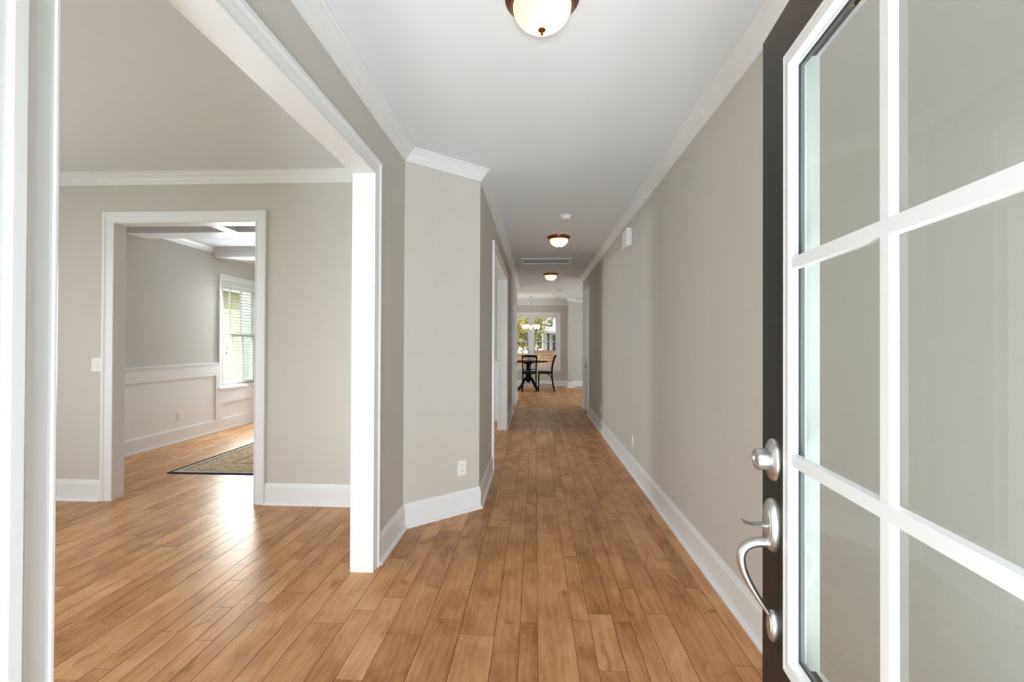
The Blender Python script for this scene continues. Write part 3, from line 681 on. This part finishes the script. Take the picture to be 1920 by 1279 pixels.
bulbm.node_tree.nodes['Principled BSDF'].inputs['Emission Color'].default_value = (1, .85, .62, 1); bulbm.node_tree.nodes['Principled BSDF'].inputs['Emission Strength'].default_value = 14
def lamp(loc, p, col=(1, .86, .66)):
    l = bpy.data.lights.new('bulb_light', 'POINT'); l.energy = p; l.color = col; l.shadow_soft_size = .03
    o = bpy.data.objects.new('bulb_light', l); C.objects.link(o); o.location = loc
def copy_tree(o, parent=None):
    c = o.copy(); C.objects.link(c); c.parent = parent
    for k in list(o.children): copy_tree(k, c)
    return c
cl = ceiling_light()
for i, (x, y, lb) in enumerate(((.022, 1.905, 'amber glass bronze ceiling light nearest the front door'), (.302, 6.18, 'amber glass bronze ceiling light in mid hallway before the vent'), (.30, 9.42, 'amber glass bronze ceiling light farthest down the hallway beyond the vent'))):
    o = cl if i == 0 else copy_tree(cl)
    o.location = (x, y, CH); tag(o, lb, 'ceiling light', 'flush ceiling lights along the hallway'); lamp((x+.045, y, CH-.088), (9, 13, 11)[i], (1, .93, .82))
# smoke detector
sd = empty('smoke_detector', (.327, 5.18, CH), 'round white smoke detector on the hallway ceiling', 'smoke detector')
bm = bmesh.new(); lathe(bm, [(0, 0), (.070, 0), (.070, -.010), (.064, -.014), (0, -.014)], 32); link('mounting_base', bm, 'plate', sd, True)
bm = bmesh.new(); lathe(bm, [(.054, -.013), (.056, -.030), (.050, -.038), (.03, -.041), (0, -.041)], 32); link('cover', bm, 'plate', sd, True)
# return air vent
vt = empty('ceiling_vent', (.175, 7.97, CH), 'white return air grille in the hallway ceiling', 'vent')
bm = bmesh.new()
for a in ((-.42, .42, -.27, -.235), (-.42, .42, .235, .27), (-.42, -.385, -.235, .235), (.385, .42, -.235, .235)): bx(bm, *a, -.012, -.0005)
bevel(link('frame', bm, 'trim', vt), .003)
bm = bmesh.new(); bx(bm, -.385, .385, -.235, .235, -.002, -.0006); link('backing', bm, 'dark', vt)
bm = bmesh.new()
for i in range(4):
    y = -.17+i*.115; rings = [[Vector((x, y+a, b)) for a, b in ((0, -.003), (.006, -.011), (.0075, -.011), (.0015, -.003))] for x in (-.383, .383)]; quad_grid(bm, rings)
bx(bm, -.004, .004, -.235, .235, -.0115, -.009)
link('louvers', bm, 'trim', vt)
for x, y, lb in ((.63, 12.3, 'small recessed ceiling light over the breakfast area, nearer of two'), (.66, 14.2, 'small recessed ceiling light over the breakfast area, farther of two')):
    rl = empty('recessed_light', (x, y, CH), lb, 'recessed light', 'recessed lights in the far ceiling')
    bm = bmesh.new(); lathe(bm, [(.062, -.0005), (.085, -.0005), (.085, -.006), (.062, -.004)], 28); link('trim_ring', bm, 'ceil', rl, True)
    bm = bmesh.new(); lathe(bm, [(0, -.0012), (.062, -.0012), (.062, -.003), (0, -.003)], 28); link('lens', bm, 'dark', rl)

# ------------------------------------------------------------ chandelier
TX, TY = -.20, 13.75
chd = empty('chandelier', (-.13, TY, CH), 'nickel chandelier with glowing bell shades above the dining table', 'chandelier')
bm = bmesh.new(); lathe(bm, [(0, 0), (.065, 0), (.06, -.015), (.02, -.03), (.006, -.04), (0, -.04)], 24); link('canopy', bm, 'nickel', chd, True)
bm = bmesh.new(); tube(bm, [(0, 0, -.04), (0, 0, -.78)], .0055, 8); link('stem', bm, 'nickel', chd, True)
bm = bmesh.new(); lathe(bm, [(0, -.74), (.014, -.76), (.012, -.80), (.03, -.84), (.032, -.88), (.014, -.92), (.012, -.99), (.026, -1.02), (.01, -1.06), (0, -1.07)], 20); link('body', bm, 'nickel', chd, True)
for k in range(5):
    a = 2*math.pi*k/5+.35; dx, dy = math.cos(a), math.sin(a)
    bm = bmesh.new(); P0 = bez((0, 0, -1.0), (.12, 0, -1.10), (.22, 0, -1.06), (.22, 0, -.97), 10); tube(bm, [(p.x*dx, p.x*dy, p.z) for p in P0], .007, 8); link('arm', bm, 'nickel', chd, True)
    bm = bmesh.new(); lathe(bm, [(.016, -.97), (.03, -.955), (.05, -.92), (.058, -.88), (.066, -.845), (.063, -.845), (.055, -.88), (.046, -.92), (.026, -.95), (0, -.96)], 20, c=(.22*dx, .22*dy, 0)); link('shade', bm, 'bell', chd, True)
    lamp((-.13+.22*dx, TY+.22*dy, CH-.89), 1.6)

# ------------------------------------------------------------ table and chairs
tb = empty('dining_table', (TX, TY, 0), 'round black pedestal table in front of the far window', 'table')
bm = bmesh.new(); lathe(bm, [(0, .81), (.56, .81), (.575, .82), (.575, .835), (.565, .842), (0, .842)], 48); link('tabletop', bm, 'black', tb, True)
bm = bmesh.new(); lathe(bm, [(0, .80), (.16, .80), (.15, .78), (.07, .74), (.055, .6), (.085, .5), (.09, .38), (.06, .30), (.07, .22), (0, .2)], 28); link('pedestal', bm, 'black', tb, True)
for k in range(4):
    a = math.pi/4+k*math.pi/2; bm = bmesh.new(); P0 = bez((.05, 0, .34), (.2, 0, .34), (.24, 0, .10), (.40, 0, .022), 12)
    tube(bm, [(p.x*math.cos(a), p.x*math.sin(a), p.z) for p in P0], [.046-.014*i/12 for i in range(13)], 10); link('foot', bm, 'black', tb, True)
def dining_chair(loc, rz, label):
    """local: sitter faces +y, back at -y"""
    r = empty('dining_chair', (*loc, 0), label, 'chair', rz=rz, group='black chairs around the far table')
    SH = .545
    bm = bmesh.new(); bx(bm, -.20, .20, -.19, .21, SH-.045, SH-.02); link('seat_frame', bm, 'black', r)
    bm = bmesh.new(); bx(bm, -.205, .205, -.185, .225, SH-.02, SH+.02); o = bevel(link('seat', bm, 'seat', r, True), .016, 3)
    for s in (-1, 1):
        bm = bmesh.new(); tube(bm, [(s*.185, .195, SH-.03), (s*.187, .2, .25), (s*.19, .205, .003)], [.018, .016, .014], 8); link('front_leg', bm, 'black', r, True)
        bm = bmesh.new(); tube(bm, bez((s*.185, -.17, SH-.03), (s*.185, -.175, .35), (s*.19, -.20, .18), (s*.195, -.25, .003), 8), .019, 8); link('rear_leg', bm, 'black', r, True)
        bm = bmesh.new(); tube(bm, bez((s*.185, -.17, SH-.03), (s*.185, -.18, .72), (s*.195, -.20, .85), (s*.20, -.265, 1.0), 8), .020, 8); link('back_post', bm, 'black', r, True)
        bm = bmesh.new(); tube(bm, bez((s*.186, -.18, .36), (s*.186, -.12, .44), (s*.186, -.06, .50), (s*.186, .02, SH-.03), 8), .008, 6); link('brace', bm, 'black', r, True)
    bm = bmesh.new(); tube(bm, bez((-.20, -.265, .985), (-.07, -.275, 1.01), (.07, -.275, 1.01), (.20, -.265, .985), 8), .03, 8); link('top_rail', bm, 'black', r, True)
    bm = bmesh.new(); tube(bm, [(-.187, -.178, .62), (.187, -.178, .62)], .011, 8); link('lower_rail', bm, 'black', r, True)
    bm = bmesh.new()
    yb = lambda z: -.178-(z-.62)*.23
    for x0, x1, x2, x3 in ((-.12, -.12, -.13, -.13), (.12, .12, .13, .13), (-.09, .0, -.10, .02), (.09, .0, .10, -.02), (-.045, -.09, .02, -.05), (.045, .09, -.02, .05)):
        P0 = bez((x0, 0, .62), (x1, 0, .76), (x2, 0, .88), (x3, 0, .985), 10); tube(bm, [(p.x, yb(p.z), p.z) for p in P0], .0075, 6)
    for s in (-1, 1):
        cx, cz = s*.085, .93; P0 = [(cx+.025*math.cos(a)*(1-a/14), yb(cz), cz+.025*math.sin(a)*(1-a/14)) for a in [i*.6 for i in range(15)]]; tube(bm, P0, .005, 6)
    link('scroll_splat', bm, 'black', r, True)
    for z, y0, y1 in ((.22, -.21, -.21), (.14, .205, .205)):
        bm = bmesh.new(); tube(bm, bez((-.185, y0, z), (-.06, y0, z+.02), (.06, y0, z+.02), (.185, y1, z), 6), .009, 6); link('stretcher', bm, 'black', r, True)
    for s in (-1, 1):
        bm = bmesh.new(); tube(bm, bez((s*.188, -.2, .16), (s*.188, -.07, .19), (s*.188, .07, .19), (s*.188, .2, .16), 6), .008, 6); link('stretcher', bm, 'black', r, True)
    return r
dining_chair((-.165, 13.32), 0, 'black scroll back chair with its back to the hallway')
dining_chair((.30, 13.42), math.pi/2, 'black chair seen side on at the right of the table')

# carpet edge past the right corner
tag(box('floor_carpet', (1.36, 4.1, 13.35, 14.96, .0005, .009), 'carpet'), 'beige carpet edge past the right end of the hallway', 'carpet', kind='structure')

# ------------------------------------------------------------ outside
tag(box('ground_lawn', (-60, 60, -30, 90, -.6, -.45), 'grass'), 'lawn around the house seen through the windows', 'ground', kind='structure')
def house(name, loc, fill, label, cat='house'):
    root = empty(name, loc, label, cat)
    fill(root); return root
def lap(bm, x, y0, y1, z0, z1, s=1, pitch=.14):
    z = z0
    while z < z1:
        rings = [[Vector((x, y, z)), Vector((x+.02*s, y, z)), Vector((x+.006*s, y, min(z+pitch, z1))), Vector((x, y, min(z+pitch, z1)))] for y in (y0, y1)]
        quad_grid(bm, rings); z += pitch
def yellow(root):
    bm = bmesh.new(); bx(bm, -6, 0, -7, 6.2, -.5, 3.0); lap(bm, 0, -7, 6.2, -.3, 2.85); link('siding_wall', bm, 'siding_y', root)
    bm = bmesh.new(); bx(bm, -.1, .03, 6.12, 6.24, -.5, 2.85); bx(bm, -.02, .5, -7.2, 6.5, 2.85, 2.9); bx(bm, .5, .53, -7.2, 6.5, 2.8, 3.02); link('trim_boards', bm, 'trim', root)
    bm = bmesh.new(); bm.verts.ensure_lookup_table()
    rings = [[Vector((.58, y, 2.98)), Vector((-3, y, 5.2)), Vector((-6.6, y, 2.98)), Vector((-6.6, y, 2.90)), Vector((-3, y, 5.1)), Vector((.58, y, 2.90))] for y in (-7.3, 6.6)]
    quad_grid(bm, rings); link('roof', bm, 'shingle', root)
house('neighbour_house', (-9.2, 8.0, 0), yellow, 'pale yellow lap sided house outside the dining room window')
def whiteh(root):
    bm = bmesh.new(); bx(bm, 0, 7, 0, 6, -.5, 5.5)
    z = -.3
    while z < 5.4: bx(bm, 0, 7, -.012, 0, z, z+.02); z += .16
    link('siding_wall', bm, 'siding_w', root)
    bm = bmesh.new(); rings = [[Vector((-.4, y, 5.5)), Vector((3.5, y, 8)), Vector((7.4, y, 5.5))] for y in (-.4, 6.4)]; quad_grid(bm, rings); link('roof', bm, 'shingle', root)
    bm = bmesh.new(); bx(bm, .28, .58, -.03, -.005, 2.45, 2.9); link('window', bm, 'winpane', root)
    bm = bmesh.new(); bx(bm, -.3, 5, -1.8, 0, 2.0, 2.15); link('porch_roof', bm, 'siding_w', root)
    bm = bmesh.new(); bx(bm, .22, .34, -1.75, -1.63, -.5, 2.0); link('porch_post', bm, 'dark', root)
    bm = bmesh.new(); bx(bm, .6, 1.2, -.04, -.005, -.2, 1.9); link('door', bm, 'winpane', root)
    bm = bmesh.new(); bx(bm, -.3, 5, -1.8, 0, -.5, -.2); link('porch_floor', bm, 'brick', root)
house('white_house', (.5, 30, 0), whiteh, 'white sided house with a dark porch post beyond the far window')
def far_white(root):
    bm = bmesh.new(); bx(bm, -5, 5, 0, 5, -.5, 5); link('siding_wall', bm, 'siding_w', root)
    bm = bmesh.new(); rings = [[Vector((-5.4, y, 5)), Vector((0, y, 7.2)), Vector((5.4, y, 5))] for y in (-.4, 5.4)]; quad_grid(bm, rings); link('roof', bm, 'shingle', root)
house('white_house', (-13.5, 19.5, 0), far_white, 'white sided house behind the pale yellow one outside the dining window')
# fence
fn = empty('wooden_fence', (-.5, 21, -.45), 'weathered board fence behind the far window', 'fence')
bm = bmesh.new()
for i in range(70):
    x = -6+i*.18; bx(bm, x, x+.165, 0, .02, 0, 1.32+.01*rnd.random())
link('boards', bm, 'fence', fn)
bm = bmesh.new(); bx(bm, -6, 6.6, -.05, 0, 1.05, 1.14); bx(bm, -6, 6.6, -.05, 0, .3, .39); bx(bm, -6, 6.6, -.06, .08, 1.335, 1.37); link('rails', bm, 'fence', fn)
for k in range(6):
    bm = bmesh.new(); x = -5.9+k*2.4; bx(bm, x, x+.1, -.12, -.02, 0, 1.4); link('post', bm, 'fence', fn)
# brown shed / brick wall beyond
tag(box('brick_wall', (-.4, 7, 24.9, 25.1, -.5, 1.0), 'brick'), 'low brown brick wall behind the fence', 'garden wall')
def tree(x, y, h, label, seed, leaf=420, big=1, spread=.35):
    r = random.Random(seed); root = empty('tree', (x, y, -.47), label, 'tree', 'trees behind the far fence')
    bm = bmesh.new(); tips = []
    def br(p, d, ln, rad, lv):
        q = p+d*ln; mid = p+d*ln*.5+Vector((r.uniform(-1, 1), r.uniform(-1, 1), 0))*ln*.05
        tube(bm, [p, mid, q], [rad, rad*.85, rad*.65], 6)
        if lv == 0: tips.append(q); return
        for _ in range(3): 
            nd = (d+Vector((r.uniform(-1, 1), r.uniform(-1, 1), r.uniform(-.2, .7)))*.75).normalized(); br(q, nd, ln*.66, rad*.55, lv-1)
    br(Vector((0, 0, 0)), Vector((0, 0, 1)), h*.32, .13, 4); link('trunk', bm, 'bark', root)
    bm = bmesh.new()
    for _ in range(leaf*6):
        c = r.choice(tips)+Vector((r.gauss(0, spread), r.gauss(0, spread), r.gauss(0, spread))); s = r.uniform(.06, .15)*big
        a = Vector((r.uniform(-1, 1), r.uniform(-1, 1), r.uniform(-1, 1))).normalized(); b_ = a.cross(Vector((.3, .2, .9))).normalized()
        bm.faces.new([bm.verts.new(c+a*s), bm.verts.new(c+b_*s*.6), bm.verts.new(c-a*s), bm.verts.new(c-b_*s*.6)])
    link('foliage', bm, 'leafy', root); return root
tree(-2.2, 24, 4.6, 'tree with yellowing leaves behind the fence, leftmost through the far window', 1)
tree(-3.0, 41, 4.6, 'dense pale leaved tree in the distance, left of the window post', 5, 1300, 1.8, .9)
tree(.2, 46, 5.0, 'dense pale leaved tree in the distance, right of the window post', 6, 1300, 1.8, .9)
tree(-.1, 26.5, 4.4, 'small tree with yellowing leaves just left of the white house', 9, 420)
def shrub(x, y, s, label, seed):
    r = random.Random(seed); root = empty('shrub', (x, y, -.46), label, 'shrub', 'shrubs along the yellow house')
    bm = bmesh.new()
    for _ in range(900):
        th = r.uniform(0, 6.283); ph = math.acos(r.uniform(0, 1)); q = s*r.uniform(.7, 1.05)
        c = Vector((q*math.sin(ph)*math.cos(th), q*math.sin(ph)*math.sin(th), .3*s+q*math.cos(ph))); k = r.uniform(.03, .06)
        a = Vector((r.uniform(-1, 1), r.uniform(-1, 1), r.uniform(-1, 1))).normalized(); b_ = a.cross(Vector((.3, .2, .9))).normalized()
        bm.faces.new([bm.verts.new(c+a*k), bm.verts.new(c+b_*k*.6), bm.verts.new(c-a*k), bm.verts.new(c-b_*k*.6)])
    link('foliage', bm, 'shrub', root)
    bm = bmesh.new()
    for _ in range(7):
        a = r.uniform(0, 6.28); tube(bm, [(0, 0, 0), (.5*s*math.cos(a), .5*s*math.sin(a), .9*s)], [.02, .008], 5)
    link('stems', bm, 'bark', root)
shrub(-7.6, 11.2, .55, 'dark green shrub by the yellow house, left one in the window', 2)
shrub(-7.9, 12.7, .5, 'dark green shrub by the yellow house, right one in the window', 4)
